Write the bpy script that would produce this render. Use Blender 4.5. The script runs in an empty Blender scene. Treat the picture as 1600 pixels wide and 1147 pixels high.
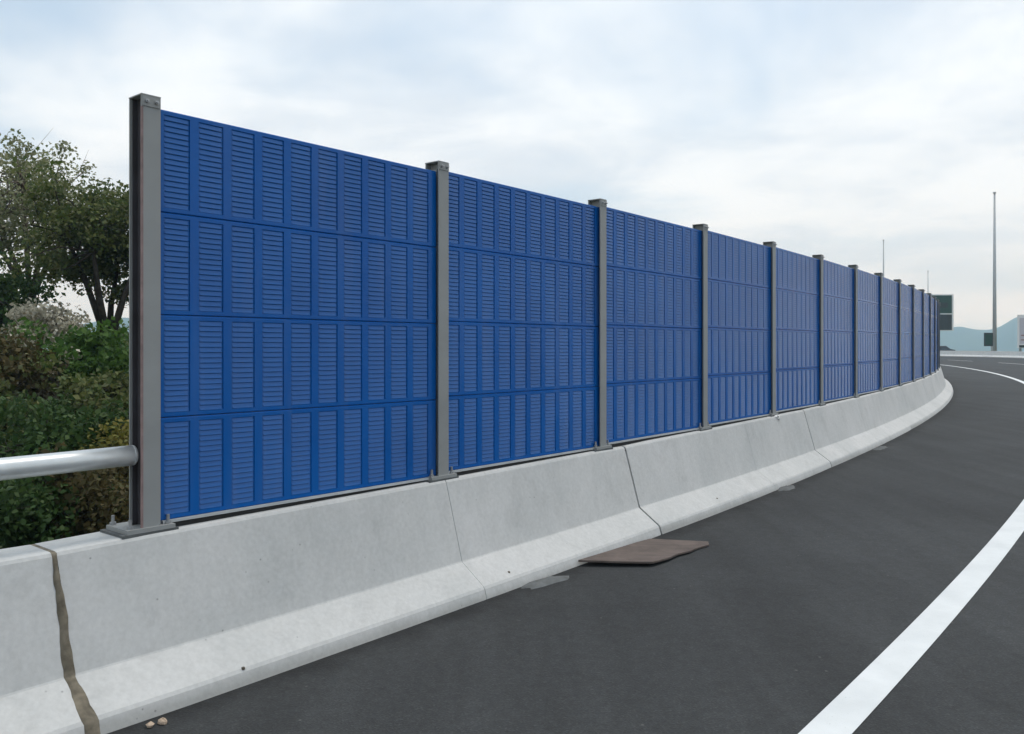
import bpy, math, random
import numpy as np
from mathutils import Vector, Matrix

# ------------------------------------------------------------------ camera, sky, sun, exposure
scene = bpy.context.scene
COL = scene.collection
RX = 1600.0
FOC, HORIZON = 1335.0, 544.6            # focal length and horizon row, in photo pixels
cam_d = bpy.data.cameras.new('camera')
cam_d.sensor_width = 36.0
cam_d.lens = 36.0 * FOC / RX
cam_d.shift_y = -(573.5 - HORIZON) / RX
cam_d.clip_start = 0.05
cam_d.clip_end = 9000
cam = bpy.data.objects.new('camera', cam_d)
COL.objects.link(cam)
CAMZ = 1.6242
cam.location = (0, 0, CAMZ)
cam.rotation_euler = (math.pi / 2, 0, 0)
scene.camera = cam

SUN_EL, SUN_AZ = math.radians(66), math.radians(48)      # azimuth clockwise from +Y

world = bpy.data.worlds.new('World')
scene.world = world
world.use_nodes = True
nt = world.node_tree
nt.nodes.clear()
N, L = nt.nodes, nt.links
out = N.new('ShaderNodeOutputWorld')
bg = N.new('ShaderNodeBackground')
bg.inputs['Strength'].default_value = 0.12
L.new(bg.outputs[0], out.inputs[0])
sky = N.new('ShaderNodeTexSky')
sky.sky_type = 'NISHITA'
sky.sun_disc = False
sky.sun_elevation = SUN_EL
sky.sun_rotation = SUN_AZ
sky.air_density = 1.0
sky.dust_density = 2.0
sky.ozone_density = 1.0
tc = N.new('ShaderNodeTexCoord')
sep = N.new('ShaderNodeSeparateXYZ')
L.new(tc.outputs['Generated'], sep.inputs[0])


def wmath(op, a, b=None, clamp=False):
    m = N.new('ShaderNodeMath')
    m.operation = op
    m.use_clamp = clamp
    for i, v in enumerate((a, b)):
        if v is None:
            continue
        if isinstance(v, (int, float)):
            m.inputs[i].default_value = v
        else:
            L.new(v, m.inputs[i])
    return m.outputs[0]


zc = wmath('ADD', wmath('MAXIMUM', sep.outputs[2], 0.0), 0.16)
comb = N.new('ShaderNodeCombineXYZ')
L.new(wmath('DIVIDE', sep.outputs[0], zc), comb.inputs[0])
L.new(wmath('DIVIDE', sep.outputs[1], zc), comb.inputs[1])
comb.inputs[2].default_value = 3.7


def wnoise(scale, detail, rough, off=(0, 0, 0), dist=0.0):
    mp = N.new('ShaderNodeMapping')
    mp.inputs['Location'].default_value = off
    L.new(comb.outputs[0], mp.inputs[0])
    n = N.new('ShaderNodeTexNoise')
    n.inputs['Scale'].default_value = scale
    n.inputs['Detail'].default_value = detail
    n.inputs['Roughness'].default_value = rough
    n.inputs['Distortion'].default_value = dist
    L.new(mp.outputs[0], n.inputs[0])
    return n.outputs[0]


def wramp(v, p0, c0, p1, c1):
    r = N.new('ShaderNodeValToRGB')
    r.color_ramp.interpolation = 'EASE'
    e = r.color_ramp.elements
    e[0].position, e[0].color = p0, (*c0, 1)
    e[1].position, e[1].color = p1, (*c1, 1)
    L.new(v, r.inputs[0])
    return r.outputs[0]


cover = wramp(wnoise(0.62, 5, 0.52, (4.1, 1.3, 0), 0.35), 0.33, (0, 0, 0), 0.52, (1, 1, 1))
shade = wramp(wnoise(1.7, 6, 0.58, (-2.0, 7.7, 2), 0.3), 0.30, (5.0, 5.6, 6.35), 0.64, (6.65, 7.1, 7.5))
# thin veil of high cloud everywhere: the clear patches are pale blue
veil = N.new('ShaderNodeMixRGB')
veil.inputs[0].default_value = 0.62
L.new(sky.outputs[0], veil.inputs[1])
veil.inputs[2].default_value = (3.7, 4.8, 6.0, 1)
cl = N.new('ShaderNodeMixRGB')
L.new(cover, cl.inputs[0])
L.new(veil.outputs[0], cl.inputs[1])
L.new(shade, cl.inputs[2])
L.new(cl.outputs[0], bg.inputs['Color'])

sun_d = bpy.data.lights.new('sun', 'SUN')
sun_d.energy = 1.5
sun_d.angle = math.radians(14)
sun_d.color = (1.0, 0.96, 0.9)
sun = bpy.data.objects.new('sun', sun_d)
COL.objects.link(sun)
sdir = Vector((math.sin(SUN_AZ) * math.cos(SUN_EL), math.cos(SUN_AZ) * math.cos(SUN_EL), math.sin(SUN_EL)))
sun.rotation_euler = sdir.to_track_quat('Z', 'Y').to_euler()
sun.location = (0, 0, 60)

vs = scene.view_settings
vs.view_transform = 'Standard'
vs.look = 'None'
vs.exposure = 0.37
vs.gamma = 1.0
vs.use_curve_mapping = False
scene.cycles.volume_bounces = 2
scene.cycles.max_bounces = 8
scene.cycles.transparent_max_bounces = 12

# ------------------------------------------------------------------ the line of the road
TH, R, X1, Y1, GR = 0.6999, 124.13, -1.7512, 4.1461, 0.0093
CX, CY = X1 - R * math.cos(TH), Y1 + R * math.sin(TH)


def zr(s):
    """road height along the arc: a gentle climb that levels out"""
    if s <= -30:
        return GR * -30
    if s <= 60:
        return GR * s
    if s <= 110:
        u = (s - 60) / 50
        return GR * (60 + 50 * (u - u * u / 2))
    return GR * 85


def W(s, d, z=0.0):
    a = TH - s / R
    return Vector((CX + (R + d) * math.cos(a), CY - (R + d) * math.sin(a), zr(s) + z))


def rotz(s):
    a = TH - s / R
    return math.atan2(math.cos(a), math.sin(a))


def pix(x, y, Y):
    return Vector(((x - 800) / FOC * Y, Y, CAMZ + (HORIZON - y) / FOC * Y))


# ------------------------------------------------------------------ helpers
def link(o, parent=None):
    COL.objects.link(o)
    if parent is not None:
        o.parent = parent
    return o


def tag(o, label=None, cat=None, group=None, kind=None):
    for k, v in (('label', label), ('category', cat), ('group', group), ('kind', kind)):
        if v:
            o[k] = v
    return o


def empty(name, loc=(0, 0, 0), rz=0.0):
    o = bpy.data.objects.new(name, None)
    o.empty_display_size = 0.2
    link(o)
    o.location = loc
    o.rotation_euler = (0, 0, rz)
    return o


class MB:
    def __init__(self):
        self.v, self.f = [], []

    def add(self, vs_, fs):
        b = len(self.v)
        self.v += [tuple(p) for p in vs_]
        self.f += [tuple(b + i for i in f) for f in fs]
        return self

    def box(self, x0, x1, y0, y1, z0, z1):
        p = [(x0, y0, z0), (x1, y0, z0), (x1, y1, z0), (x0, y1, z0),
             (x0, y0, z1), (x1, y0, z1), (x1, y1, z1), (x0, y1, z1)]
        return self.add(p, [(0, 3, 2, 1), (4, 5, 6, 7), (0, 1, 5, 4), (1, 2, 6, 5), (2, 3, 7, 6), (3, 0, 4, 7)])

    def tube(self, pts, rads, n=10, caps=True):
        pts = [Vector(p) for p in pts]
        rings = []
        for i, p in enumerate(pts):
            d = (pts[min(i + 1, len(pts) - 1)] - pts[max(i - 1, 0)])
            d = d.normalized() if d.length > 1e-9 else Vector((0, 0, 1))
            u = d.cross(Vector((0, 0, 1)))
            if u.length < 1e-3:
                u = d.cross(Vector((1, 0, 0)))
            u.normalize()
            w = d.cross(u)
            rings.append([p + (u * math.cos(k * 2 * math.pi / n) + w * math.sin(k * 2 * math.pi / n)) * rads[i] for k in range(n)])
        vsx = [q for r_ in rings for q in r_]
        fs = []
        for i in range(len(rings) - 1):
            for k in range(n):
                k2 = (k + 1) % n
                fs.append((i * n + k, i * n + k2, (i + 1) * n + k2, (i + 1) * n + k))
        if caps:
            fs.append(tuple(range(n - 1, -1, -1)))
            fs.append(tuple((len(rings) - 1) * n + k for k in range(n)))
        return self.add(vsx, fs)

    def mesh(self, name, mat, smooth=False):
        me = bpy.data.meshes.new(name)
        me.from_pydata(self.v, [], self.f)
        me.materials.append(mat)
        me.update()
        if smooth:
            me.shade_smooth()
        return me

    def build(self, name, mat, parent=None, smooth=False, bevel=0.0, segs=2):
        o = bpy.data.objects.new(name, self.mesh(name, mat, smooth))
        link(o, parent)
        if bevel:
            m = o.modifiers.new('bevel', 'BEVEL')
            m.width = bevel
            m.segments = segs
            m.limit_method = 'ANGLE'
            m.angle_limit = math.radians(25)
        return o


def inst(name, me, parent, loc=(0, 0, 0)):
    o = bpy.data.objects.new(name, me)
    link(o, parent)
    o.location = loc
    return o


# ------------------------------------------------------------------ materials
class Mat:
    def __init__(self, name):
        self.m = bpy.data.materials.new(name)
        self.m.use_nodes = True
        self.t = self.m.node_tree
        self.b = self.t.nodes['Principled BSDF']
        self.tc = self.t.nodes.new('ShaderNodeTexCoord')

    def n(self, kind):
        return self.t.nodes.new(kind)

    def l(self, a, b):
        self.t.links.new(a, b)

    def coord(self, kind='Object', scale=(1, 1, 1), rot=(0, 0, 0)):
        mp = self.n('ShaderNodeMapping')
        mp.inputs['Scale'].default_value = scale
        mp.inputs['Rotation'].default_value = rot
        if kind == 'World':
            g = self.n('ShaderNodeNewGeometry')
            self.l(g.outputs['Position'], mp.inputs[0])
        else:
            self.l(self.tc.outputs[kind], mp.inputs[0])
        return mp.outputs[0]

    def noise(self, co, scale, detail=4, rough=0.55, dist=0.0):
        n = self.n('ShaderNodeTexNoise')
        n.inputs['Scale'].default_value = scale
        n.inputs['Detail'].default_value = detail
        n.inputs['Roughness'].default_value = rough
        n.inputs['Distortion'].default_value = dist
        self.l(co, n.inputs[0])
        return n.outputs[0]

    def ramp(self, v, stops, interp='LINEAR'):
        r = self.n('ShaderNodeValToRGB')
        r.color_ramp.interpolation = interp
        e = r.color_ramp.elements
        while len(e) < len(stops):
            e.new(0.5)
        for i, (p, c) in enumerate(stops):
            e[i].position = p
            e[i].color = (*c, 1) if not isinstance(c, (int, float)) else (c, c, c, 1)
        self.l(v, r.inputs[0])
        return r.outputs[0]

    def mix(self, fac, a, b, mode='MIX'):
        m = self.n('ShaderNodeMixRGB')
        m.blend_type = mode
        for i, v in enumerate((fac, a, b)):
            if isinstance(v, (int, float)):
                m.inputs[i].default_value = v if i == 0 else (v, v, v, 1)
            elif isinstance(v, tuple):
                m.inputs[i].default_value = (*v, 1)
            else:
                self.l(v, m.inputs[i])
        return m.outputs[0]

    def bump(self, h, strength, dist=0.01):
        b = self.n('ShaderNodeBump')
        b.inputs['Strength'].default_value = strength
        b.inputs['Distance'].default_value = dist
        self.l(h, b.inputs['Height'])
        self.l(b.outputs[0], self.b.inputs['Normal'])

    def set(self, color=None, rough=None, metal=None, spec=None):
        for key, v in (('Base Color', color), ('Roughness', rough), ('Metallic', metal), ('Specular IOR Level', spec)):
            if v is None:
                continue
            if isinstance(v, tuple):
                self.b.inputs[key].default_value = (*v, 1)
            elif isinstance(v, (int, float)):
                self.b.inputs[key].default_value = v
            else:
                self.l(v, self.b.inputs[key])
        return self.m


def simple(name, col, rough=0.6, metal=0.0, var=0.12, scale=6.0, spec=0.5, kind='Object'):
    m = Mat(name)
    co = m.coord(kind)
    v = m.noise(co, scale, 5)
    hi = tuple(c * (1 + var) for c in col)
    lo = tuple(c * (1 - var) for c in col)
    return m.set(m.ramp(v, [(0.3, lo), (0.7, hi)]), rough, metal, spec)


def mat_concrete(name, base=0.47):
    m = Mat(name)
    co = m.coord('World')
    big = m.noise(co, 1.1, 5, 0.6, 0.4)
    streak = m.noise(m.coord('World', (9, 9, 0.7)), 1.0, 4, 0.6)
    fine = m.noise(co, 38, 4, 0.6)
    c = m.ramp(big, [(0.28, (base * .86, base * .885, base * .88)), (0.5, (base * .97, base * .985, base * .975)), (0.75, (base * 1.06, base * 1.065, base * 1.06))])
    st = m.ramp(streak, [(0.38, 0.91), (0.56, 1.0)])
    c = m.mix(0.5, c, st, 'MULTIPLY')
    fi = m.ramp(fine, [(0.3, 0.90), (0.7, 1.06)])
    c = m.mix(0.8, c, fi, 'MULTIPLY')
    # dull blotches left by the formwork
    bl = m.ramp(m.noise(co, 3.2, 3, 0.5, 1.2), [(0.57, 1.0), (0.66, 0.92)])
    c = m.mix(0.7, c, bl, 'MULTIPLY')
    # small air holes
    vo = m.n('ShaderNodeTexVoronoi')
    vo.inputs['Scale'].default_value = 16
    m.l(co, vo.inputs[0])
    gate = m.noise(co, 5, 2)
    hole = m.ramp(vo.outputs['Distance'], [(0.055, 0.45), (0.10, 1.0)])
    c = m.mix(m.ramp(gate, [(0.52, 0.0), (0.6, 0.7)]), c, m.mix(1.0, c, hole, 'MULTIPLY'))
    # road splash low on the toe
    g = m.n('ShaderNodeSeparateXYZ')
    m.l(m.tc.outputs['Object'], g.inputs[0])
    spl = m.n('ShaderNodeMath')
    spl.operation = 'MULTIPLY_ADD'
    m.l(m.noise(co, 7, 5, 0.65), spl.inputs[0])
    spl.inputs[1].default_value = -0.05
    m.l(g.outputs[2], spl.inputs[2])
    c = m.mix(1.0, c, m.ramp(spl.outputs[0], [(0.0, (0.74, 0.735, 0.72)), (0.045, (1, 1, 1))]), 'MULTIPLY')
    m.bump(m.mix(0.5, fine, m.noise(co, 6, 3)), 0.25, 0.004)
    return m.set(c, 0.88, spec=0.25)


def mat_asphalt():
    m = Mat('asphalt')
    co = m.coord('World')
    vo = m.n('ShaderNodeTexVoronoi')
    vo.inputs['Scale'].default_value = 120
    m.l(co, vo.inputs[0])
    agg = m.ramp(vo.outputs['Color'], [(0.0, (0.030, 0.033, 0.0345)), (0.75, (0.041, 0.0445, 0.0465)), (1.0, (0.057, 0.060, 0.061))])
    patch = m.ramp(m.noise(co, 0.45, 5, 0.6, 0.6), [(0.3, 0.82), (0.7, 1.16)])
    c = m.mix(1.0, agg, patch, 'MULTIPLY')
    # roller and tyre marks along the carriageway
    al = m.noise(m.coord('World', (2.6, 0.28, 1), (0, 0, 0.66)), 1.0, 5, 0.62)
    c = m.mix(1.0, c, m.ramp(al, [(0.34, 0.86), (0.66, 1.12)]), 'MULTIPLY')
    c = m.mix(0.9, c, m.ramp(m.noise(co, 14, 5, 0.7), [(0.3, 0.84), (0.7, 1.15)]), 'MULTIPLY')
    # scattered light grit
    v2 = m.n('ShaderNodeTexVoronoi')
    v2.inputs['Scale'].default_value = 5.5
    m.l(co, v2.inputs[0])
    c = m.mix(m.ramp(v2.outputs['Distance'], [(0.03, 0.28), (0.05, 0.0)]), c, (0.22, 0.22, 0.2))
    # shadowed band along the barrier toe, painted into the asphalt colour
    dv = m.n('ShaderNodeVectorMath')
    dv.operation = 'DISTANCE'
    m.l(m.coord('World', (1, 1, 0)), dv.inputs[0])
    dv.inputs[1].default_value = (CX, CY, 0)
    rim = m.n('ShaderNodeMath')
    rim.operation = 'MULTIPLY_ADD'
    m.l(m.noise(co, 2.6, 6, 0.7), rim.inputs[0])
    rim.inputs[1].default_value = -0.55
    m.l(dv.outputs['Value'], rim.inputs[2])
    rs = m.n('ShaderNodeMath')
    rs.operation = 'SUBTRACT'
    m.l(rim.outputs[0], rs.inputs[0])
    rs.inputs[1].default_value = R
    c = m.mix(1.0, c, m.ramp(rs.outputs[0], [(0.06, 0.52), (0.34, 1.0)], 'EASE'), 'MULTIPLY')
    b = m.mix(0.35, vo.outputs['Distance'], m.noise(co, 300, 2))
    m.bump(b, 0.55, 0.004)
    return m.set(c, 0.86, spec=0.25)


def mat_paint_line():
    m = Mat('road_paint')
    co = m.coord('World')
    c = m.ramp(m.noise(co, 3.0, 5, 0.6), [(0.3, (0.55, 0.58, 0.59)), (0.7, (0.66, 0.69, 0.70))])
    c = m.mix(m.ramp(m.noise(co, 60, 4, 0.7), [(0.66, 0.0), (0.74, 0.55)]), c, (0.16, 0.16, 0.16))
    m.bump(m.noise(co, 200, 2), 0.3, 0.002)
    return m.set(c, 0.6)


def mat_blue(name, lo, hi, rough, spec=0.22, kind='World'):
    m = Mat(name)
    co = m.coord(kind)
    c = m.ramp(m.noise(co, 1.3, 4, 0.6), [(0.3, lo), (0.7, hi)])
    dust = m.ramp(m.noise(m.coord(kind, (6, 6, 0.6)), 1.0, 4), [(0.5, 0.0), (0.8, 0.16)])
    c = m.mix(dust, c, (0.22, 0.25, 0.3))
    m.bump(m.noise(co, 5, 2), 0.06, 0.01)
    return m.set(c, rough, 0.0, spec)


def mat_leaf(name, cols, trans=0.35):
    m = Mat(name)
    g = m.n('ShaderNodeNewGeometry')
    c = m.ramp(g.outputs['Random Per Island'], [(i / (len(cols) - 1) if len(cols) > 1 else 0, cc) for i, cc in enumerate(cols)])
    big = m.ramp(m.noise(m.coord('Object'), 1.1, 3), [(0.3, 0.7), (0.7, 1.3)])
    c = m.mix(1.0, c, big, 'MULTIPLY')
    m.set(c, 0.62, spec=0.2)
    tr = m.n('ShaderNodeBsdfTranslucent')
    m.l(c, tr.inputs[0])
    mx = m.n('ShaderNodeMixShader')
    mx.inputs[0].default_value = trans
    m.l(m.b.outputs[0], mx.inputs[1])
    m.l(tr.outputs[0], mx.inputs[2])
    m.l(mx.outputs[0], m.t.nodes['Material Output'].inputs[0])
    return m.m


def mat_rusty():
    m = Mat('rusty_steel')
    co = m.coord('World')
    c = m.ramp(m.noise(co, 5, 6, 0.65, 0.5), [(0.25, (0.085, 0.068, 0.060)), (0.5, (0.125, 0.101, 0.090)), (0.75, (0.17, 0.135, 0.118))])
    c = m.mix(0.7, c, m.ramp(m.noise(m.coord('World', (3, 30, 1), (0, 0, 0.6)), 1, 3), [(0.35, 0.78), (0.65, 1.1)]), 'MULTIPLY')
    m.bump(m.noise(co, 40, 4), 0.3, 0.004)
    return m.set(c, 0.75, 0.15, 0.3)


M = {}
M['concrete'] = mat_concrete('concrete', 0.535)
M['far_concrete'] = simple('weathered_white_concrete', (0.62, 0.63, 0.62), 0.85)
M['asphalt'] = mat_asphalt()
M['line'] = mat_paint_line()
M['blue'] = mat_blue('blue_powder_coat', (0.003, 0.088, 0.345), (0.005, 0.112, 0.41), 0.24)
M['blue_louvre'] = mat_blue('blue_perforated_louvre', (0.009, 0.096, 0.335), (0.016, 0.122, 0.40), 0.26, 0.33)
M['blue_dark'] = mat_blue('blue_inner_sheet', (0.016, 0.095, 0.32), (0.024, 0.115, 0.37), 0.5)
M['post'] = simple('grey_painted_steel', (0.28, 0.29, 0.287), 0.55, 0.0, 0.10, 3.0, 0.4)
M['galv'] = simple('galvanised_steel', (0.62, 0.65, 0.66), 0.36, 0.45, 0.10, 9.0)
M['bolt'] = simple('zinc_bolt', (0.36, 0.37, 0.38), 0.45, 0.6, 0.15, 20)
M['rubber'] = simple('black_rubber', (0.018, 0.018, 0.018), 0.8)
M['lining'] = simple('dark_lining', (0.045, 0.042, 0.048), 0.8, 0, 0.3, 5)
M['primer'] = simple('red_primer', (0.24, 0.165, 0.16), 0.7, 0, 0.25, 14)
M['mortar'] = simple('grey_mortar', (0.12, 0.128, 0.13), 0.95, 0, 0.25, 12, 0.2, 'World')
M['drip'] = simple('white_mortar', (0.72, 0.74, 0.74), 0.9, 0, 0.1, 12, 0.2)
M['filler'] = simple('brown_joint_filler', (0.145, 0.128, 0.098), 0.9, 0, 0.5, 16, 0.2, 'World')
M['dark_filler'] = simple('dark_joint_filler', (0.06, 0.06, 0.055), 0.9, 0, 0.35, 11, 0.2, 'World')
M['rust'] = mat_rusty()
M['stone'] = simple('beige_stone', (0.42, 0.33, 0.25), 0.9, 0, 0.35, 25, 0.2)
M['bark'] = simple('grey_brown_bark', (0.105, 0.085, 0.068), 0.95, 0, 0.4, 9, 0.1)
M['bark_dark'] = simple('dark_bark', (0.05, 0.042, 0.035), 0.95, 0, 0.4, 9, 0.1)
M['grass'] = simple('rough_grass_ground', (0.070, 0.085, 0.038), 0.95, 0, 0.4, 0.05, 0.1, 'World')
M['hill'] = simple('wooded_hill', (0.040, 0.062, 0.040), 0.95, 0, 0.3, 0.01, 0.1, 'World')
M['sign_green'] = simple('green_sign_sheet', (0.018, 0.060, 0.038), 0.5)
M['sign_dark'] = simple('dark_sign_sheet', (0.030, 0.038, 0.034), 0.5)
M['sign_white'] = simple('white_sign_sheet', (0.75, 0.76, 0.76), 0.5, 0, 0.03)
M['sign_lilac'] = simple('pale_sign_sheet', (0.52, 0.50, 0.55), 0.5, 0, 0.05)
M['sign_red'] = simple('faded_red_print', (0.30, 0.16, 0.16), 0.6)
M['mast'] = simple('grey_mast_steel', (0.46, 0.48, 0.49), 0.5, 0.1)
M['car'] = simple('dark_car_paint', (0.05, 0.065, 0.08), 0.3, 0.2)
M['glass'] = simple('dark_glass', (0.02, 0.025, 0.03), 0.08)
M['lamp'] = simple('lamp_cover', (0.5, 0.5, 0.5), 0.4)

# ------------------------------------------------------------------ ground, road, hills
def ground_h(d, s):
    base = zr(s) if abs(s) < 170 else 0.3
    if d < -0.3:                                   # bank falling away behind the wall
        u = min(1.0, (-0.3 - d) / 7.5)
        return (base - 0.35) * (1 - u) + (-3.2) * u - 0.5 * u * math.sin(d * .23 + s * .11)
    if d < 20.6:
        return base - 0.35
    if d < 50:
        return base - 0.12 - 0.2 * (d - 20.6) / 29.4
    u = min(1.0, (d - 50) / 60)
    return (base - 0.32) * (1 - u) - 3.5 * u


m = MB()
ds = [-123, -100, -80, -60, -45, -34, -26, -20, -16, -13, -10.5, -8.5, -7, -5.5, -4, -2.8, -1.6, -0.8, -0.3, 3, 8, 14, 20.4, 20.7, 26, 34, 42, 50, 65, 80, 110, 160, 240, 400, 700, 1200, 2000, 2700]
NA = 180
for i in range(NA):
    s = R * (-math.pi + 2 * math.pi * i / NA)
    a = TH - s / R
    for d in ds:
        r_ = R + d
        m.v.append((CX + r_ * math.cos(a), CY - r_ * math.sin(a), ground_h(d, s)))
nd = len(ds)
for i in range(NA):
    j = (i + 1) % NA
    for k in range(nd - 1):
        m.f.append((i * nd + k, i * nd + k + 1, j * nd + k + 1, j * nd + k))
tag(m.build('ground', M['grass'], smooth=True), kind='structure')


def strip(name, s0, s1, n, d0, d1, z, mat, kind='structure', nd_=1, parent=None, loc=None):
    mb = MB()
    off = loc or Vector((0, 0, 0))
    for i in range(n + 1):
        s = s0 + (s1 - s0) * i / n
        a0 = d0(s) if callable(d0) else d0
        a1 = d1(s) if callable(d1) else d1
        for k in range(nd_ + 1):
            mb.v.append(tuple(W(s, a0 + (a1 - a0) * k / nd_, z) - off))
    w = nd_ + 1
    for i in range(n):
        for k in range(nd_):
            mb.f.append((i * w + k, i * w + k + 1, (i + 1) * w + k + 1, (i + 1) * w + k))
    o = mb.build(name, mat, parent)
    if kind:
        o['kind'] = kind
    return o


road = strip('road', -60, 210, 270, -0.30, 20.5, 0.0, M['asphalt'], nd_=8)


def drift(s):
    return max(0.0, min(1.0, (s - 28) / 30)) * 1.1


strip('edge_line', -40, 150, 380, lambda s: 2.635 + drift(s), lambda s: 2.81 + drift(s), 0.004, M['line'])
for k in range(14):
    s0 = -20 + k * 9.0
    strip('lane_line', s0, s0 + 4.5, 9, 9.3, 9.45, 0.004, M['line'])

# hills on the horizon
def ridge(name, az0, az1, dist, hfun, depth):
    mb = MB()
    n = 260
    for i in range(n + 1):
        az = math.radians(az0 + (az1 - az0) * i / n)
        h = hfun(i / n, az)
        for q, (dd, hh) in enumerate(((-depth, -6), (-depth * .55, h * .45), (-depth * .2, h * .86), (0, h), (depth * .5, h * .6), (depth, -6))):
            rr = dist + dd + 0.08 * depth * math.sin(i * .22 + q)
            mb.v.append((rr * math.sin(az), rr * math.cos(az), hh + (0.02 * h * math.sin(i * .35 + q * 2.1) if 0 < q < 5 else 0)))
    for i in range(n):
        for q in range(5):
            mb.f.append((i * 6 + q, i * 6 + q + 1, (i + 1) * 6 + q + 1, (i + 1) * 6 + q))
    return tag(mb.build(name, M['hill'], smooth=True), kind='structure')


def px_az(x):
    return math.degrees(math.atan((x - 800) / FOC))


def hill_far(u, az):
    x = 800 + FOC * math.tan(az)
    h = 27 + 1.6 * math.sin(x * .045) + .9 * math.sin(x * .13 + 1)
    h += 17 * math.exp(-((x - 1630) / 48.0) ** 2)
    h -= 7 * math.exp(-((x - 1549) / 22.0) ** 2)
    return CAMZ + h / FOC * math.hypot(1, (x - 800) / FOC) * 1900


ridge('hills', px_az(1280), px_az(1960), 1900, hill_far, 260)
ridge('hills', px_az(-900), px_az(700), 1600, lambda u, az: 62 + 26 * math.sin(u * 9.0) + 14 * math.sin(u * 23 + 1), 260)

# ------------------------------------------------------------------ concrete parapet under the screens
PROFILE = [(-0.30, -0.36), (-0.30, 0.10), (-0.25, 0.70), (-0.235, 0.73), (0.000, 0.73), (0.014, 0.726), (0.024, 0.712),
           (0.1645, 0.211), (0.170, 0.203), (0.352, 0.076), (0.363, 0.060), (0.388, -0.02), (0.388, -0.36)]


def barrier(s0, s1, label, grooves=(), w0=0.0, w1=0.0):
    base = W(s0, -0.1, 0)
    root = empty('concrete_barrier', base)
    tag(root, label, 'barrier', 'cast concrete barrier sections under the blue wall')
    st = []
    n = max(2, int((s1 - s0) / 0.4))
    for i in range(n + 1):
        st.append((s0 + (s1 - s0) * i / n, 0.0))
    for g_ in grooves:
        st = [q for q in st if abs(q[0] - g_) > 0.03]
        st += [(g_ - 0.0040, 0.0), (g_ - 0.0025, 0.0035), (g_ + 0.0025, 0.0035), (g_ + 0.0040, 0.0)]
    st.sort()
    rnd = random.Random(int(s0 * 10) + 77)
    mb = MB()
    for i, (s, ins) in enumerate(st):
        w = rnd.uniform(-.0018, .0018)
        end = 0.006 if i in (0, len(st) - 1) else 0.0
        for (d, z) in PROFILE:
            dd = d - ins - end if d > -0.1 else d + ins + end
            tp = max(0.0, min(1.0, (0.6 - z) / 0.6))
            sh = w0 * tp if i == 0 else (-w1 * tp if i == len(st) - 1 else 0.0)
            mb.v.append(tuple(W(s + sh, dd + w, z - (ins + end if z > 0.7 else 0)) - base))
    k = len(PROFILE)
    for i in range(len(st) - 1):
        for q in range(k - 1):
            mb.f.append((i * k + q, (i + 1) * k + q, (i + 1) * k + q + 1, i * k + q + 1))
    mb.f.append(tuple(range(k)))
    mb.f.append(tuple(range((len(st) - 1) * k + k - 1, (len(st) - 1) * k - 1, -1)))
    mb.build('barrier_body', M['concrete'], root)
    return root, base


def filler(root, base, s0, s1, inset, mat, widen=0.0, lumpy=0.0, ragged=0.0):
    mb = MB()
    rnd = random.Random(5)
    prof = []
    sub = 10 if ragged else 4
    for (a, b) in zip(PROFILE[2:], PROFILE[3:]):
        nn = max(1, int(math.hypot(b[0] - a[0], b[1] - a[1]) / 0.03)) if ragged else sub
        for k_ in range(nn):
            u = k_ / nn
            prof.append((a[0] + (b[0] - a[0]) * u, a[1] + (b[1] - a[1]) * u))
    prof.append(PROFILE[-1])
    k = len(prof)
    cols_ = []
    jl = jr = 0.0
    for (d, z) in prof:
        jl = jl * .55 + rnd.uniform(-1, 1) * ragged
        jr = jr * .55 + rnd.uniform(-1, 1) * ragged
        w = widen * max(0.0, min(1.0, (0.6 - z) / 0.6))
        cols_.append((s0 - w * 0.2 + jl, s1 + w + jr))
    for i in range(6):
        u = i / 5
        for (d, z), (a, b) in zip(prof, cols_):
            s = a + (b - a) * u
            ii = inset + rnd.uniform(-1, 1) * lumpy
            if ragged and z > 0.70:
                ii, s = 0.008, J0 - 0.0115 + 0.023 * u
            elif ragged and i in (0, 5):
                ii = max(ii, 0.004)
            if z > 0.72:
                p = W(s, d, z - ii)
            else:
                p = W(s, d - (ii if d > -.1 else -ii), z - (ii * .4 if z > .7 else 0))
            mb.v.append(tuple(p - base))
    for i in range(5):
        for q in range(k - 1):
            mb.f.append((i * k + q, (i + 1) * k + q, (i + 1) * k + q + 1, i * k + q + 1))
    return mb.build('joint_filler', mat, root, smooth=True)


J0, J1, J2, J3 = -0.452, 4.33, 9.10, 14.72
rA, bA = barrier(-9.0, J0 - 0.011, 'plain concrete barrier under the round handrail, clear of the blue wall', (-4.5,), 0, 0.004)
rB, bB = barrier(J0 + 0.011, J1 - 0.013, 'concrete barrier carrying the first three grey posts, brown sealed joint at its end', (2.03,), 0.026, 0)
filler(rB, bB, J0 - 0.0135, J0 + 0.0135, -0.001, M['filler'], 0.028, 0.0035, 0.004)
rC, bC = barrier(J1 + 0.013, J2 - 0.009, 'concrete barrier behind the rusty plate, starting at the open dark joint', (6.98,))
filler(rC, bC, J1 - 0.0125, J1 + 0.0125, 0.035, M['dark_filler'])
rD, bD = barrier(J2 + 0.009, J3 - 0.004, 'concrete barrier past the white mortar splash, between two narrow dark joints', (11.9,))
filler(rD, bD, J2 - 0.0085, J2 + 0.0085, 0.035, M['dark_filler'])
rE, bE = barrier(J3 + 0.004, 46.0, 'long concrete barrier bending away at the far end of the blue wall', (17.0, 19.3, 21.6, 24, 26.4, 29))
filler(rE, bE, J3 - 0.0035, J3 + 0.0035, 0.012, M['dark_filler'])
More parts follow.
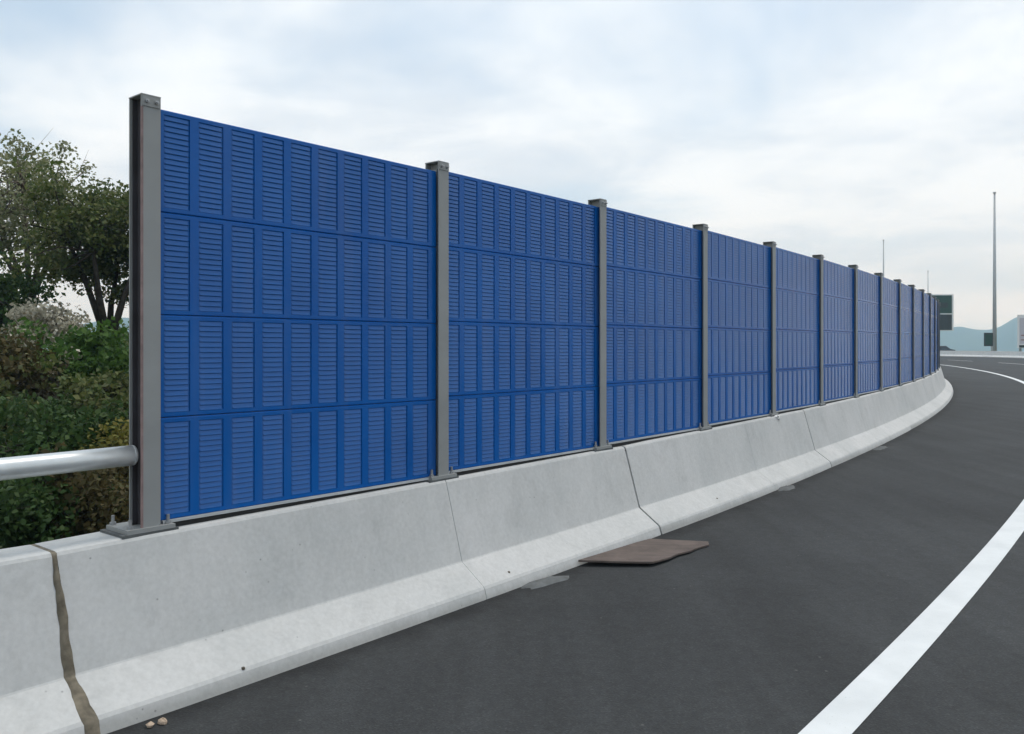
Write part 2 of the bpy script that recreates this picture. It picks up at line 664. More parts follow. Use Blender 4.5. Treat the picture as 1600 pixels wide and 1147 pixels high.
# form tie holes on the toe slope, rust and chips
for (root, base, s, d, z) in ((rB, bB, 2.33, 0.316, 0.099), (rB, bB, 0.28, 0.352, 0.074), (rC, bC, 5.6, 0.3, 0.11)):
    p = W(s, d, z) - base
    MB().tube([p + Vector((0, 0, -0.004)), p + Vector((0, 0, 0.006))], [0.011, 0.008], 8).build('form_tie_stub', M['filler'], root)
# white mortar splash on the top edge by the fifth post
mb = MB()
rnd = random.Random(3)
for k in range(5):
    c_ = W(8.02 + k * .022 - .03, 0.012, 0.725 - (k % 3) * .022) - bC
    ring = [c_]
    for q in range(9):
        an = q / 9 * 2 * math.pi
        rr = 0.034 * rnd.uniform(.7, 1.3)
        ring.append(c_ + Vector((math.cos(an) * rr, math.sin(an) * rr * .8, rnd.uniform(-.012, .012))))
    top_ = c_ + Vector((0.012, -0.012, 0.014))
    mb.add([top_] + ring[1:], [(0, 1 + q, 1 + (q + 1) % 9) for q in range(9)])
mb.build('mortar_splash', M['drip'], rC, smooth=True)

# ------------------------------------------------------------------ posts
ORD = ['first', 'second', 'third', 'fourth', 'fifth', 'sixth', 'seventh', 'eighth', 'ninth', 'tenth', 'eleventh', 'twelfth',
       'thirteenth', 'fourteenth', 'fifteenth', 'sixteenth', 'seventeenth', 'eighteenth', 'nineteenth']
NB = 18
SP = 2.0
PD = -0.0625
PTOP = 2.118


def hexbolt(x, y, z0, stud, r=0.016, axis='z'):
    mb = MB()
    if axis == 'z':
        mb.tube([(x, y, z0), (x, y, z0 + 0.014)], [r, r], 6)
        mb.tube([(x, y, z0 + 0.010), (x, y, z0 + stud)], [r * .55, r * .55], 8)
    else:
        mb.tube([(x, y, z0), (x, y - 0.010, z0)], [r, r], 6)
        mb.tube([(x, y - 0.006, z0), (x, y - stud, z0)], [r * .55, r * .55], 8)
    return mb


beam = MB()
hw, hd, tf, tw = 0.048, 0.0625, 0.008, 0.006
sec = [(-hw, -hd), (hw, -hd), (hw, -hd + tf), (tw / 2, -hd + tf), (tw / 2, hd - tf), (hw, hd - tf), (hw, hd), (-hw, hd),
       (-hw, hd - tf), (-tw / 2, hd - tf), (-tw / 2, -hd + tf), (-hw, -hd + tf)]
for z in (0.028, PTOP):
    beam.v += [(x, y, z) for x, y in sec]
for i in range(12):
    j = (i + 1) % 12
    beam.f.append((i, j, 12 + j, 12 + i))
beam.f.append(tuple(range(11, -1, -1)))
beam.f.append(tuple(range(12, 24)))
me_beam = beam.mesh('h_beam', M['post'])
me_cap = MB().box(-0.0492, 0.0492, -0.0640, 0.0640, PTOP, PTOP + 0.006).mesh('cap_plate', M['post'])
me_clip = MB().box(-0.046, 0.046, -hd - 0.005, -hd + 0.0003, PTOP - 0.052, PTOP - 0.004).mesh('top_clip', M['post'])
me_clipb = hexbolt(0, -hd - 0.0045, PTOP - 0.028, 0.02, 0.010, 'y').mesh('bolt', M['bolt'])
me_plate = MB().box(-0.12, 0.12, -0.072, 0.150, 0.008, 0.0285).mesh('base_plate', M['post'])
me_pad = MB().box(-0.145, 0.135, -0.0755, 0.160, -0.006, 0.0085).mesh('mortar_pad', M['mortar'])
me_bolt = hexbolt(0, 0, 0.028, 0.046, 0.015).mesh('anchor_bolt', M['bolt'])
for i in range(NB + 1):
    s = i * SP + (0.03 if i == 1 else 0.0)
    root = empty('steel_post', W(s, PD, 0.73), rotz(s))
    if i == 0:
        lb = 'grey steel H post ending the blue wall, where the round handrail meets it'
    elif i == 1:
        lb = 'second grey steel post along the blue wall counting from the handrail end'
    else:
        lb = ORD[i] + ' grey steel post along the blue wall counting from the handrail end'
    tag(root, lb, 'post', 'steel posts of the blue noise wall')
    inst('h_beam', me_beam, root)
    inst('cap_plate', me_cap, root)
    inst('base_plate', me_plate, root)
    inst('mortar_pad', me_pad, root)
    inst('top_clip', me_clip, root)
    for bx_ in (-0.024, 0.024):
        inst('bolt', me_clipb, root, (bx_, 0, 0))
    if i < 8:
        for bx_ in (-0.095, 0.095):
            for by_ in (-0.045, 0.132):
                inst('anchor_bolt', me_bolt, root, (bx_, by_, 0))
    if i == 0:
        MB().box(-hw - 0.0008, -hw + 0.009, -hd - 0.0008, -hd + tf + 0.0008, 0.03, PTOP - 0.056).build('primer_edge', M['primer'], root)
        ch = MB().box(-tw / 2 - 0.010, -tw / 2 - 0.0004, -hd + tf + 0.0004, hd - tf - 0.0004, 0.03, PTOP - 0.002)  # thin dark sheets over the web and inner back flange
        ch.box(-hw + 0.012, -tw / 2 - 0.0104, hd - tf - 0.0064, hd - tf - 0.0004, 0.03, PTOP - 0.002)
        ch.build('channel_lining', M['lining'], root)

# ------------------------------------------------------------------ louvred acoustic panels
PH = 0.5063
PITCH, SWD = 0.1884, 0.140
NST, NLV = 10, 17
RAIL = 0.023
x_first = -PITCH * (NST - 1) / 2
HX = 0.990

fr = MB()
FY0, FY1 = -0.030, -0.018
edges = [-HX] + sum([[x_first + k * PITCH - SWD / 2, x_first + k * PITCH + SWD / 2] for k in range(NST)], []) + [HX]
# one pressed face sheet: outer frame and flat ribs round ten openings, folded back at each opening
def face_sheet():
    mb = MB()
    zs = [0.0, 0.004, RAIL, PH - RAIL, PH - 0.004, PH]
    ys = [FY0 + 0.005, FY0, FY0, FY0, FY0, FY0 + 0.005]
    idx = {}
    for a, x in enumerate(edges):
        for b, z in enumerate(zs):
            idx[a, b] = len(mb.v)
            mb.v.append((x, ys[b], z))
    for a in range(len(edges) - 1):
        opening = a % 2 == 1
        for b in range(5):
            if b == 2 and opening:
                continue
            mb.f.append((idx[a, b], idx[a + 1, b], idx[a + 1, b + 1], idx[a, b + 1]))
    for k in range(NST):
        x0, x1 = edges[1 + 2 * k], edges[2 + 2 * k]
        z0, z1 = RAIL, PH - RAIL
        mb.add([(x0, FY0, z0), (x1, FY0, z0), (x1, FY0, z1), (x0, FY0, z1), (x0, FY1, z0), (x1, FY1, z0), (x1, FY1, z1), (x0, FY1, z1)],
               [(0, 4, 5, 1), (1, 5, 6, 2), (2, 6, 7, 3), (3, 7, 4, 0)])
    return mb


me_face = face_sheet().mesh('face_sheet', M['blue'])
me_backs = MB().box(-HX, HX, -0.0165, 0.040, 0.001, PH - 0.001).box(-0.95, 0.95, -0.006, 0.02, PH - 0.003, PH + 0.0035).mesh('back_shell', M['post'])
ez = MB()
ez.box(-HX, HX, FY0 + 0.005, -0.0165, PH - 0.0006, PH).box(-HX, HX, FY0 + 0.005, -0.0165, 0, 0.0006)
me_edge = ez.mesh('edge_fold', M['blue'])
LP = (PH - 2 * RAIL) / NLV


def blade(mb, z):
    ov = SWD / 2 - 0.001
    cols_ = []
    for x, f in ((-ov, 0.18), (-ov + 0.010, 0.9), (0.0, 1.0), (ov - 0.010, 0.9), (ov, 0.18)):
        yb = -0.0235
        cols_.append([(x, yb, z + LP * .50), (x, yb - 0.0032 * f, z + LP * .20), (x, yb - 0.0065 * f, z - LP * .44)])
    vsx = [p for c_ in cols_ for p in c_]
    fs = []
    for i in range(4):
        for q in range(2):
            fs.append((i * 3 + q, i * 3 + q + 1, (i + 1) * 3 + q + 1, (i + 1) * 3 + q))
    mb.add(vsx, fs)


bk = MB().box(-SWD / 2 - 0.002, SWD / 2 + 0.002, -0.0215, -0.0172, RAIL - 0.002, PH - RAIL + 0.002)
me_strip_plain = bk.mesh('louvre_strip', M['blue_dark'])
one = MB()
blade(one, 0.0)
me_blade = one.mesh('louvre', M['blue_louvre'])
full = MB().box(-SWD / 2 - 0.002, SWD / 2 + 0.002, -0.0215, -0.0172, RAIL - 0.002, PH - RAIL + 0.002)
nbk = len(full.f)
for k in range(NLV):
    blade(full, RAIL + (k + .5) * LP)
me_strip_full = full.mesh('louvre_strip', M['blue_dark'])
me_strip_full.materials.append(M['blue_louvre'])
for k, p in enumerate(me_strip_full.polygons):
    p.material_index = 1 if k >= nbk else 0
me_chan = MB().box(-0.93, 0.93, -0.045, -0.010, -0.014, -0.001).mesh('bottom_channel', M['mast'])
me_seal = MB().box(-0.93, 0.93, -0.030, 0.030, -0.042, -0.0142).mesh('rubber_seal', M['rubber'])

ROWN = ['lowest', 'second row up', 'third row up', 'topmost']
for b in range(NB):
    sm = (b + .5) * SP
    jit = random.Random(b)
    for r_ in range(4):
        p = W(sm, PD - 0.004, 0.765 + r_ * 0.50875)
        root = empty('acoustic_panel', p + Vector((0, 0, 0)), rotz(sm) + jit.uniform(-.0015, .0015))
        if r_ in (0, 3):
            lb = f'blue louvred acoustic panel, {ROWN[r_]} of the {ORD[b]} bay counting from the handrail end'
        else:
            lb = f'blue louvred acoustic panel, {ROWN[r_]} in the {ORD[b]} bay counting from the handrail end'
        tag(root, lb, 'panel', 'blue louvred panels of the noise wall')
        inst('face_sheet', me_face, root)
        inst('edge_fold', me_edge, root)
        inst('back_shell', me_backs, root)
        for k in range(NST):
            x = x_first + k * PITCH
            if b < 2:
                st = inst('louvre_strip', me_strip_plain, root, (x, 0, 0))
                for q in range(NLV):
                    inst('louvre', me_blade, st, (0, 0, RAIL + (q + .5) * LP))
            else:
                inst('louvre_strip', me_strip_full, root, (x, 0, 0))
        if r_ == 0:
            inst('bottom_channel', me_chan, root)
            inst('rubber_seal', me_seal, root)

# ------------------------------------------------------------------ handrail pipe and its brackets
base = W(-0.05, -0.052, 1.11)
root = empty('pipe_handrail', W(-2.0, -0.06, 0.73))
tag(root, 'thick round galvanised handrail running over the plain barrier into the end post', 'handrail')
o = root.location
pts, rads = [], []
for k in range(24):
    s = -0.062 - k * 0.36
    pts.append(W(s, -0.060, 1.108) - o)
    rads.append(0.049)
MB().tube(pts, rads, 28).build('pipe', M['galv'], root, smooth=True)
e0, e1 = W(-0.064, -0.060, 1.108) - o, W(-0.044, -0.058, 1.108) - o
MB().tube([e0, e0 + (e1 - e0) * .45, e0 + (e1 - e0) * .8, e1], [0.0495, 0.047, 0.038, 0.018], 28).build('end_cap', M['galv'], root, smooth=True)
for s in (-1.75, -3.75, -5.75, -7.75):
    p0, p1 = W(s, -0.06, 0.735) - o, W(s, -0.06, 1.065) - o
    MB().tube([p0, p1], [0.03, 0.03], 16).build('support_leg', M['galv'], root, smooth=True)
    MB().tube([p0 - Vector((0, 0, .007)), p0 + Vector((0, 0, .008))], [0.075, 0.075], 20).build('foot_plate', M['galv'], root)

# ------------------------------------------------------------------ things lying on the road
poly = [(3.05, 0.385), (3.42, 0.392), (3.86, 0.395), (4.06, 0.41), (4.16, 0.60), (4.27, 0.83), (4.17, 0.885), (4.02, 0.862), (3.88, 0.868),
        (3.72, 0.842), (3.56, 0.853), (3.36, 0.83), (3.20, 0.62)]
base = W(3.6, 0.6, 0)
mb = MB()
n = len(poly)
for z in (0.0, 0.016):
    for (s, d) in poly:
        mb.v.append(tuple(W(s, d, z + 0.001 + 0.030 * max(0.0, (4.2 - s) / 1.15)) - base))
mb.f.append(tuple(range(n)))
mb.f.append(tuple(range(2 * n - 1, n - 1, -1)))
for i in range(n):
    j = (i + 1) % n
    mb.f.append((j, i, n + i, n + j))
o = mb.build('steel_plate', M['rust'], bevel=0.003)
o.location = base
tag(o, 'rusty brown steel plate with ragged edge lying on the road by the barrier', 'plate')


def smear(s, d, ls, ld, h, label, seed, mat='mortar'):
    rnd_ = random.Random(seed)
    base_ = W(s, d, 0)
    mb_ = MB()
    ns, nr = 18, 4
    mb_.v.append((0, 0, h))
    ang = rotz(s)
    prof_ = [rnd_.uniform(.65, 1.25) for _ in range(ns)]
    for r__ in range(1, nr + 1):
        for k in range(ns):
            an = 2 * math.pi * k / ns
            q = r__ / nr * prof_[k]
            lx, ly = math.cos(an) * ls * q, math.sin(an) * ld * q
            zz = h * (1 - (r__ / nr) ** 2) * rnd_.uniform(.55, 1.2) - (0.003 if r__ == nr else 0)
            mb_.v.append((lx * math.cos(ang) - ly * math.sin(ang), lx * math.sin(ang) + ly * math.cos(ang), zz + 0.002))
    for k in range(ns):
        mb_.f.append((0, 1 + k, 1 + (k + 1) % ns))
    for r__ in range(nr - 1):
        for k in range(ns):
            k2 = (k + 1) % ns
            mb_.f.append((1 + r__ * ns + k, 1 + (r__ + 1) * ns + k, 1 + (r__ + 1) * ns + k2, 1 + r__ * ns + k2))
    o_ = mb_.build('mortar_spill', M[mat], smooth=True)
    o_.location = base_
    return tag(o_, label, 'mortar', 'dried mortar spills along the barrier toe')


smear(2.58, 0.445, 0.23, 0.085, 0.022, 'flat grey mortar spill on the road just short of the rusty plate', 4)
smear(7.2, 0.43, 0.26, 0.075, 0.022, 'pale grey mortar spill at the barrier toe, past the rusty plate', 9)
smear(11.5, 0.455, 0.30, 0.085, 0.02, 'small grey mortar spill at the barrier toe beyond the third joint', 12)


def stone(s, d, r0, seed, label):
    rnd_ = random.Random(seed)
    mb_ = MB()
    nlat, nlon = 5, 8
    for i in range(nlat + 1):
        ph = math.pi * i / nlat
        for j in range(nlon):
            th_ = 2 * math.pi * j / nlon
            rr = r0 * rnd_.uniform(.78, 1.15)
            mb_.v.append((rr * 1.2 * math.sin(ph) * math.cos(th_), rr * .9 * math.sin(ph) * math.sin(th_), r0 * .62 + rr * .68 * math.cos(ph)))
    for i in range(nlat):
        for j in range(nlon):
            j2 = (j + 1) % nlon
            mb_.f.append((i * nlon + j, (i + 1) * nlon + j, (i + 1) * nlon + j2, i * nlon + j2))
    o_ = mb_.build('stone', M['stone'])
    o_.location = W(s, d, -0.004)
    o_.rotation_euler = (0, 0, rnd_.uniform(0, 6))
    return tag(o_, label, 'stone', 'beige stones by the barrier toe')


stone(-0.235, 0.455, 0.019, 1, 'small beige stone touching the barrier toe below the brown joint')
stone(-0.185, 0.470, 0.021, 2, 'slightly larger beige stone beside another by the brown joint')

# ------------------------------------------------------------------ far side: parapet, masts, signs, a car
def far_barrier(s0, s1, label):
    base_ = W(s0, 20.4, 0)
    prof_ = [(20.75, -0.3), (20.72, 0.2), (20.62, 0.62), (20.40, 0.62), (20.33, 0.22), (20.12, 0.07), (20.10, -0.3)]
    mb_ = MB()
    n_ = 24
    for i in range(n_ + 1):
        s_ = s0 + (s1 - s0) * i / n_
        for d_, z_ in prof_:
            mb_.v.append(tuple(W(s_, d_, z_) - base_))
    k_ = len(prof_)
    for i in range(n_):
        for q in range(k_ - 1):
            mb_.f.append((i * k_ + q, i * k_ + q + 1, (i + 1) * k_ + q + 1, (i + 1) * k_ + q))
    mb_.f.append(tuple(range(k_ - 1, -1, -1)))
    mb_.f.append(tuple(range(n_ * k_, n_ * k_ + k_)))
    o_ = mb_.build('concrete_barrier', M['far_concrete'])
    o_.location = base_
    return tag(o_, label, 'barrier', 'low concrete barriers along the outer road edge')


far_barrier(-45, 69.97, 'low pale barrier on the outer road edge, running up to the framed white board')
far_barrier(70.0, 180, 'low pale barrier on the outer road edge, in front of the hills and tall mast')


def gz(x, y):
    r_ = math.hypot(x - CX, y - CY)
    s_ = R * (TH - math.atan2(CY - y, x - CX))
    return ground_h(r_ - R, s_)


def mast(x, top_y, Y, label, rad=0.15):
    p = pix(x, top_y, Y)
    g_ = gz(p.x, Y)
    root_ = empty('lamp_mast', (p.x, Y, g_ - 0.05))
    tag(root_, label, 'lamp mast', 'tall lamp masts beyond the road')
    h_ = p.z - g_ + 0.05
    MB().tube([(0, 0, 0.3), (0, 0, h_ * .5), (0, 0, h_)], [rad, rad * .75, rad * .42], 14).build('pole', M['mast'], root_, smooth=True)
    MB().tube([(0, 0, 0), (0, 0, .32)], [rad * 2.0, rad * 1.9], 14).build('footing', M['mast'], root_)
    MB().tube([(0, 0, h_ - .04), (0, 0, h_ + .10), (0, 0, h_ + .16)], [rad * .6, rad * .75, rad * .3], 12).build('lamp_head', M['lamp'], root_)
    return root_


mast(1554, 302, 88, 'tall tapering grey lamp mast beside the small dark sign beyond the far barrier', 0.21)
mast(1380.5, 376, 118, 'slender pale mast rising behind the eighth post of the blue wall', 0.16)
mast(1450, 424, 165, 'faint thin mast showing over the far end of the blue wall', 0.17)

# green direction sign half hidden by the end of the wall
Y = 100.0
pl_, pr = pix(1432, 460, Y), pix(1490, 517, Y)
g_ = gz((pl_.x + pr.x) / 2, Y)
root = empty('road_sign', ((pl_.x + pr.x) / 2, Y, g_ - 0.05))
tag(root, 'dark green two part road sign half hidden by the end of the blue wall', 'sign')
hw_ = (pr.x - pl_.x) / 2
zt, zb_ = pl_.z - g_ + .05, pr.z - g_ + .05
zm = zb_ + (zt - zb_) * .46
MB().box(-hw_, hw_, 0, .08, zb_, zt).build('backing_board', M['sign_white'], root)
MB().box(-hw_ + .02, hw_ - .22, -.04, -.002, zm + .10, zt - .12).build('upper_panel', M['sign_green'], root)
MB().box(-hw_ + .02, hw_ - .22, -.04, -.002, zb_ + .10, zm - .05).build('lower_panel', M['sign_dark'], root)
MB().box(hw_ - 1.7, hw_ - .7, -.052, -.0405, zm + .75, zm + 1.35).build('legend_block', M['sign_dark'], root)
for x in (-hw_ * .75, -hw_ * .15):
    MB().tube([(x, .22, 0), (x, .22, zt - .2)], [.13, .13], 12).build('leg', M['mast'], root, smooth=True)
    MB().box(x - .1, x + .1, .075, .2, zb_ + .6, zb_ + .75).build('clamp', M['mast'], root)
    MB().box(x - .1, x + .1, .075, .2, zt - .75, zt - .6).build('clamp', M['mast'], root)

# small dark board by the mast
Y = 86.0
a, b_ = pix(1537.5, 520, Y), pix(1551.5, 541, Y)
g_ = gz(b_.x, Y)
root = empty('road_sign', (b_.x - .1, Y, g_ - .05))
tag(root, 'small dark upright board on a thin leg beside the tall mast', 'sign')
wd = b_.x - a.x
MB().box(-wd + .1, .1, -.03, .03, b_.z - g_ + .05, a.z - g_ + .05).build('board', M['sign_dark'], root)
MB().box(-wd + .2, 0, -.045, -.0305, b_.z - g_ + .2, a.z - g_ - .12).build('face_panel', M['sign_green'], root)
MB().tube([(0, .09, 0), (0, .09, a.z - g_)], [.065, .065], 10).build('leg', M['mast'], root, smooth=True)

# framed white board at the right
Y = 84.0
a, b_ = pix(1590.5, 492, Y), pix(1650, 544, Y)
cx_ = (a.x + b_.x) / 2
g_ = gz(cx_, Y)
root = empty('notice_board', (cx_, Y, g_ - .05))
tag(root, 'large white framed notice board on grey legs beyond the far barrier', 'notice board')
hw_ = (b_.x - a.x) / 2
zt, zb_ = a.z - g_ + .05, b_.z - g_ + .05
MB().box(-hw_, hw_, 0, .1, zb_, zt).build('frame', M['sign_white'], root)
MB().box(-hw_ + .16, hw_ - .16, -.012, -.002, zb_ + .42, zt - .3).build('face_panel', M['sign_lilac'], root)
MB().box(-hw_ + .12, hw_ - .12, -.014, -.003, zb_ + .05, zb_ + .30).build('base_band', M['sign_dark'], root)
for k in range(2):
    MB().box(-hw_ + .3, hw_ - .3, -.018, -.0125, zb_ + .75 + k * .45, zb_ + .86 + k * .45).build('printed_row', M['sign_red'], root)
for x in (-hw_ + .35, 0, hw_ - .35):
    MB().tube([(x, .2, 0), (x, .2, zt - .1)], [.12, .12], 10).build('leg', M['mast'], root, smooth=True)
    MB().box(x - .08, x + .08, .09, .2, zt - .6, zt - .45).build('clamp', M['mast'], root)

# dark car passing beyond the far barrier
Y = 122.0
p = pix(1466, 540, Y)
g_ = gz(p.x, Y)
root = empty('car', (p.x, Y, g_), 0.12)
tag(root, 'dark car passing beyond the far barrier below the green sign', 'car')
sec_ = [(-2.15, .32), (-2.2, .75), (-2.0, .95), (-1.55, 1.0), (-0.95, 1.42), (0.75, 1.46), (1.35, 1.02), (2.05, .88), (2.2, .6), (2.15, .32)]
mb = MB()
for y in (-.85, .85):
    mb.v += [(x, y * (1 - .14 * max(0, (z - .95) / .5)), z) for x, z in sec_]
k = len(sec_)
mb.f += [tuple(range(k)), tuple(range(2 * k - 1, k - 1, -1))]
mb.f += [(i, (i + 1) % k + 0, k + (i + 1) % k, k + i)[::-1] for i in range(k)]
body = mb.build('body', M['car'], root, bevel=.05)
for sy in (-1, 1):
    mb = MB()
    for y in (sy * .80, sy * .83):
        mb.v += [(-1.3, y, 1.03), (-.9, y * .93, 1.36), (.65, y * .93, 1.38), (1.1, y, 1.05)]
    mb.f += [(0, 1, 2, 3), (7, 6, 5, 4), (0, 4, 5, 1), (1, 5, 6, 2), (2, 6, 7, 3), (3, 7, 4, 0)]
    mb.build('side_window', M['glass'], root)
    for x in (-1.4, 1.4):
        w_ = MB().tube([(x, sy * .66, .32), (x, sy * .88, .32)], [.32, .32], 18).build('wheel', M['rubber'], root)
        MB().tube([(x, sy * .87, .32), (x, sy * .895, .32)], [.19, .18], 14).build('rim', M['galv'], w_)

# ------------------------------------------------------------------ trees and shrubs behind the wall
LEAF = {
    'olive': mat_leaf('olive_leaves', [(0.038, 0.062, 0.014), (0.085, 0.118, 0.028), (0.14, 0.15, 0.052), (0.06, 0.095, 0.022), (0.21, 0.21, 0.11)]),
    'sage': mat_leaf('sage_leaves', [(0.10, 0.125, 0.05), (0.20, 0.22, 0.10), (0.34, 0.33, 0.22), (0.13, 0.165, 0.06)]),
    'dark': mat_leaf('dark_green_leaves', [(0.022, 0.050, 0.013), (0.045, 0.092, 0.024), (0.07, 0.11, 0.035)]),
    'bright': mat_leaf('fresh_green_leaves', [(0.035, 0.085, 0.014), (0.08, 0.15, 0.03), (0.05, 0.11, 0.02)]),
    'brown': mat_leaf('brown_leaves', [(0.07, 0.055, 0.022), (0.105, 0.085, 0.035), (0.06, 0.065, 0.022)]),
    'yellow': mat_leaf('yellowing_leaves', [(0.17, 0.15, 0.025), (0.12, 0.135, 0.03), (0.22, 0.185, 0.05)]),
    'dry': mat_leaf('dry_pale_leaves', [(0.38, 0.35, 0.26), (0.56, 0.53, 0.44), (0.28, 0.25, 0.18)], 0.2),
}


def leaf_mesh(name, clumps, per, size, mat, rng, spread):
    """many separate small pointed leaves, gathered in clumps"""
    cs = np.array([c[:3] for c in clumps])
    cr = np.array([c[3] for c in clumps])
    nL = len(clumps) * per
    ci = np.repeat(np.arange(len(clumps)), per)
    dirs = rng.normal(size=(nL, 3))
    dirs /= np.linalg.norm(dirs, axis=1)[:, None]
    rad = rng.random(nL) ** 0.5
    P = cs[ci] + dirs * (rad * cr[ci])[:, None] * np.array([1, 1, spread])
    ax = rng.normal(size=(nL, 3)) + np.array([0, 0, -0.25])
    ax /= np.linalg.norm(ax, axis=1)[:, None]
    nb = rng.normal(size=(nL, 3)) * .7 + np.array([0, 0, 0.8])
    sd = np.cross(ax, nb)
    sd /= np.linalg.norm(sd, axis=1)[:, None] + 1e-9
    nm = np.cross(sd, ax)
    ln = size * rng.uniform(.6, 1.35, nL)[:, None]
    wd_ = ln * rng.uniform(.26, .42, nL)[:, None]
    v0 = P - ax * ln * .5
    v1 = P + sd * wd_ + nm * ln * .06
    v2 = P + ax * ln * .5 - nm * ln * .08
    v3 = P - sd * wd_ + nm * ln * .06
    V = np.stack([v0, v1, v2, v3], 1).reshape(-1, 3).astype(np.float32)
    me = bpy.data.meshes.new(name)
    me.vertices.add(nL * 4)
    me.vertices.foreach_set('co', V.ravel())
    me.loops.add(nL * 4)
    me.loops.foreach_set('vertex_index', np.arange(nL * 4, dtype=np.int32))
    me.polygons.add(nL)
    me.polygons.foreach_set('loop_start', np.arange(0, nL * 4, 4, dtype=np.int32))
    me.update(calc_edges=True)
    me.materials.append(mat)
    return me


def tree(name, label, cat, x, y, cz, rx, rz_, nclump, per, lsize, leaf, bark, seed, group, clump_r=0.42, shell=0.5, trunk_r=0.12, lean=(0, 0), fork=None, spread=.75, twigs=0):
    rng = np.random.default_rng(seed)
    g0 = gz(x, y) - 0.1
    root_ = empty(name, (x, y, g0))
    tag(root_, label, cat, group)
    cz -= g0
    clumps = []
    while len(clumps) < nclump:
        q = rng.normal(size=3)
        q /= np.linalg.norm(q)
        rr = shell + (1 - shell) * rng.random()
        if rng.random() < .2:
            rr *= rng.random()
        lump = 1 + .14 * math.sin(3 * math.atan2(q[1], q[0]) + seed) + .15 * math.sin(5 * q[2] * 2 + seed * 1.7)
        c_ = q * rr * lump * np.array([rx, rx, rz_])
        z = cz + c_[2]
        if z < 0.1:
            continue
        clumps.append((c_[0] + lean[0], c_[1] + lean[1], z, clump_r * rng.uniform(.6, 1.35)))
    fo = inst('crown' if cat == 'tree' else 'foliage', leaf_mesh('foliage', clumps, per, lsize, LEAF[leaf], rng, spread), root_)
    # trunk, limbs and twigs reaching the clumps
    fz = (fork - g0) if fork is not None else max(0.3, cz - rz_ * .8)
    mb_ = MB()
    t_pts, t_r = [], []
    for k in range(7):
        u = k / 6
        t_pts.append((lean[0] * u * .5 + .10 * math.sin(u * 5 + seed), lean[1] * u * .5 + .08 * math.cos(u * 4 + seed), fz * u))
        t_r.append(trunk_r * (1.25 - .45 * u))
    mb_.tube(t_pts, t_r, 9)
    top_ = Vector(t_pts[-1])
    tr_ = mb_.build('trunk' if cat == 'tree' else 'stems', M[bark], root_, smooth=True)
    lb_ = MB()
    order = rng.permutation(len(clumps))[:max(10, int(len(clumps) * .55))]
    hubs = []
    for h_ in range(6):
        an = h_ * 1.05 + seed
        hub = Vector((lean[0] * .7 + rx * .42 * math.cos(an), lean[1] * .7 + rx * .42 * math.sin(an), fz + (cz + rz_ * .15 - fz) * rng.uniform(.6, 1.1)))
        mid = top_.lerp(hub, .5) + Vector((rng.normal() * .08, rng.normal() * .08, .1))
        lb_.tube([top_ - Vector((0, 0, .05)), mid, hub], [trunk_r * .62, trunk_r * .45, trunk_r * .28], 7)
        hubs.append(hub)
    for ci in order:
        c_ = Vector(clumps[ci][:3])
        hub = min(hubs, key=lambda h: (h - c_).length)
        mid = hub.lerp(c_, .5) + Vector((rng.normal(), rng.normal(), rng.normal())) * .12
        lb_.tube([hub, mid, c_], [trunk_r * .2, trunk_r * .13, trunk_r * .05], 5, caps=False)
        for t_ in range(twigs):
            e_ = c_ + Vector(rng.normal(size=3)) * clump_r * .7
            lb_.tube([mid.lerp(c_, .6), e_], [trunk_r * .07, trunk_r * .02], 3, caps=False)
    lb_.build('limbs', M[bark], root_ if cat == 'tree' else tr_, smooth=True)
    return root_


TG = 'trees growing below the road behind the wall'
BG = 'shrubs crowding the bank behind the barrier'


def at(x, Y):
    return (x - 800) / FOC * Y


def zat(y, Y):
    return CAMZ + (HORIZON - y) / FOC * Y


tree('sparse_tree', 'thin sage green tree with sparse crown, taller left neighbour of the dense dark tree', 'tree', at(45, 22), 22, zat(320, 22), 2.25, 1.7, 150, 78, 0.095, 'sage', 'bark', 4, TG, 0.44, 0.45, 0.13, (0, 0), zat(470, 22), .8, 3)
tree('dense_tree', 'dense dark olive tree whose crown touches the end post in view', 'tree', at(165, 19), 19, zat(368, 19), 1.95, 1.42, 165, 105, 0.10, 'olive', 'bark_dark', 8, TG, 0.42, 0.35, 0.14, (0, 0), zat(540, 19), .7, 2)
tree('dense_tree', 'dark green tree low on the bank, filling in under the sparse sage tree', 'tree', at(-60, 20), 20, zat(470, 20), 2.0, 1.5, 120, 110, 0.12, 'dark', 'bark_dark', 14, TG, 0.42, 0.4, 0.13, (0, 0), zat(580, 20), .7, 2)
tree('rounded_tree', 'medium green tree standing hidden behind the first bay of the blue wall', 'tree', at(360, 21), 21, zat(430, 21), 2.1, 1.5, 110, 110, 0.13, 'olive', 'bark_dark', 21, TG, 0.45, 0.4, 0.13, (0, 0), zat(540, 21), .75, 1)
tree('rounded_tree', 'fresh green tree standing hidden behind the second bay of the blue wall', 'tree', at(560, 24), 24, zat(470, 24), 2.2, 1.4, 100, 100, 0.14, 'bright', 'bark', 22, TG, 0.48, 0.4, 0.13, (0, 0), zat(560, 24), .75, 1)
tree('far_tree', 'greyish tree far behind the sparse sage tree', 'tree', at(-20, 34), 34, zat(515, 34), 2.6, 1.5, 90, 90, 0.17, 'sage', 'bark', 31, TG, 0.55, 0.4, 0.14, (0, 0), zat(540, 34), .75, 1)
tree('far_tree', 'dull olive tree far behind the dense dark tree', 'tree', at(170, 36), 36, zat(548, 36), 3.0, 1.0, 90, 90, 0.17, 'olive', 'bark', 33, TG, 0.55, 0.4, 0.14, (0, 0), zat(560, 36), .75, 1)

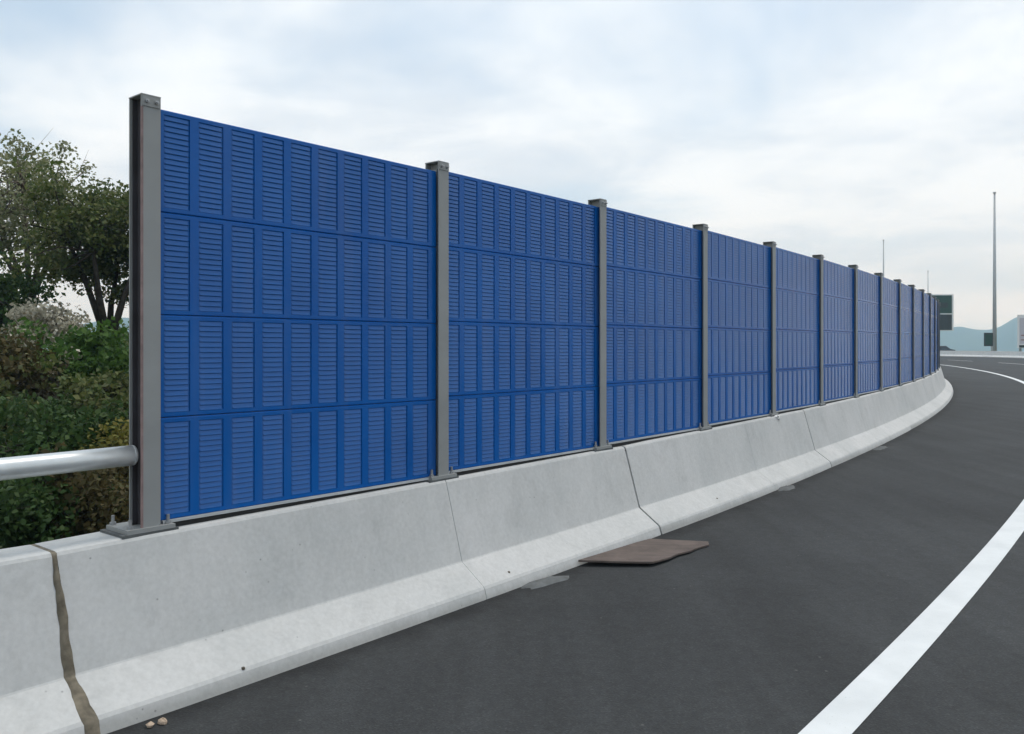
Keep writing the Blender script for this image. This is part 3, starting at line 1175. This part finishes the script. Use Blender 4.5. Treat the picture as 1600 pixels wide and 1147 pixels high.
bush = [
    ('bright', 'fresh green shrub standing out under the dense dark tree', 130, 575, 13.5, 1.0, .62, 70, 120, .10, 41),
    ('olive', 'olive green shrub spreading behind the handrail near the end post', 165, 660, 11.5, 1.05, .75, 80, 130, .085, 42),
    ('brown', 'brown leaved shrub behind the handrail, left of the pale dry one', 15, 590, 12.5, .75, .6, 60, 110, .085, 43),
    ('dry', 'pale dry shrub caught between green ones above the handrail', 72, 612, 12.8, .42, .40, 26, 80, .075, 44),
    ('dark', 'dark green shrub in the shade under the handrail', 90, 720, 10.2, 1.2, .8, 90, 130, .08, 45),
    ('dark', 'low green shrub reaching the barrier top under the handrail', 60, 800, 8.6, .75, .55, 70, 130, .065, 46),
    ('yellow', 'yellowing shrub below the handrail, close to the end post', 178, 735, 9.6, .42, .34, 34, 110, .065, 47),
    ('brown', 'brownish dark shrub low down between barrier and end post', 150, 800, 8.9, .62, .5, 55, 120, .07, 48),
    ('olive', 'wide olive shrub at the left of the brown leaved one', -90, 640, 11.5, 1.2, 1.0, 90, 120, .09, 49),
    ('dry', 'pale dry bush far back, seen under the sparse tree crown', 70, 512, 17.5, .95, .50, 44, 75, .09, 50),
    ('dark', 'dark green bush on the bank behind the first blue bay', 300, 690, 11.8, 1.3, .9, 90, 120, .09, 51),
    ('olive', 'olive bush on the bank behind the second blue bay', 520, 680, 14, 1.4, .9, 80, 120, .1, 52),
    ('olive', 'broad olive bush filling the gap under both tall crowns', 60, 640, 15, 1.5, 1.0, 110, 120, .10, 53),
]
for (lf, lb, px_, py_, Y, rx, rz_, nc, per, ls, sd_) in bush:
    tree('shrub', lb, 'shrub', at(px_, Y), Y, zat(py_, Y), rx, rz_, nc, per, ls, lf, 'bark' if lf == 'dry' else 'bark_dark', sd_, BG, 0.30, 0.35, 0.05, (0, 0), None, .8, 2)

# ------------------------------------------------------------------ haze
mb = MB().box(-3100, 3100, -3100, 3100, -8, 190)
hz = mb.build('haze', M['lamp'])
hz['kind'] = 'stuff'
hm = bpy.data.materials.new('haze_air')
hm.use_nodes = True
ht = hm.node_tree
ht.nodes.clear()
ho = ht.nodes.new('ShaderNodeOutputMaterial')
pv = ht.nodes.new('ShaderNodeVolumePrincipled')
pv.inputs['Color'].default_value = (0.46, 0.73, 1.0, 1)
pv.inputs['Absorption Color'].default_value = (1, 1, 1, 1)
pv.inputs['Density'].default_value = 0.00058
pv.inputs['Anisotropy'].default_value = 0.2
ht.links.new(pv.outputs[0], ho.inputs['Volume'])
hz.data.materials.clear()
hz.data.materials.append(hm)
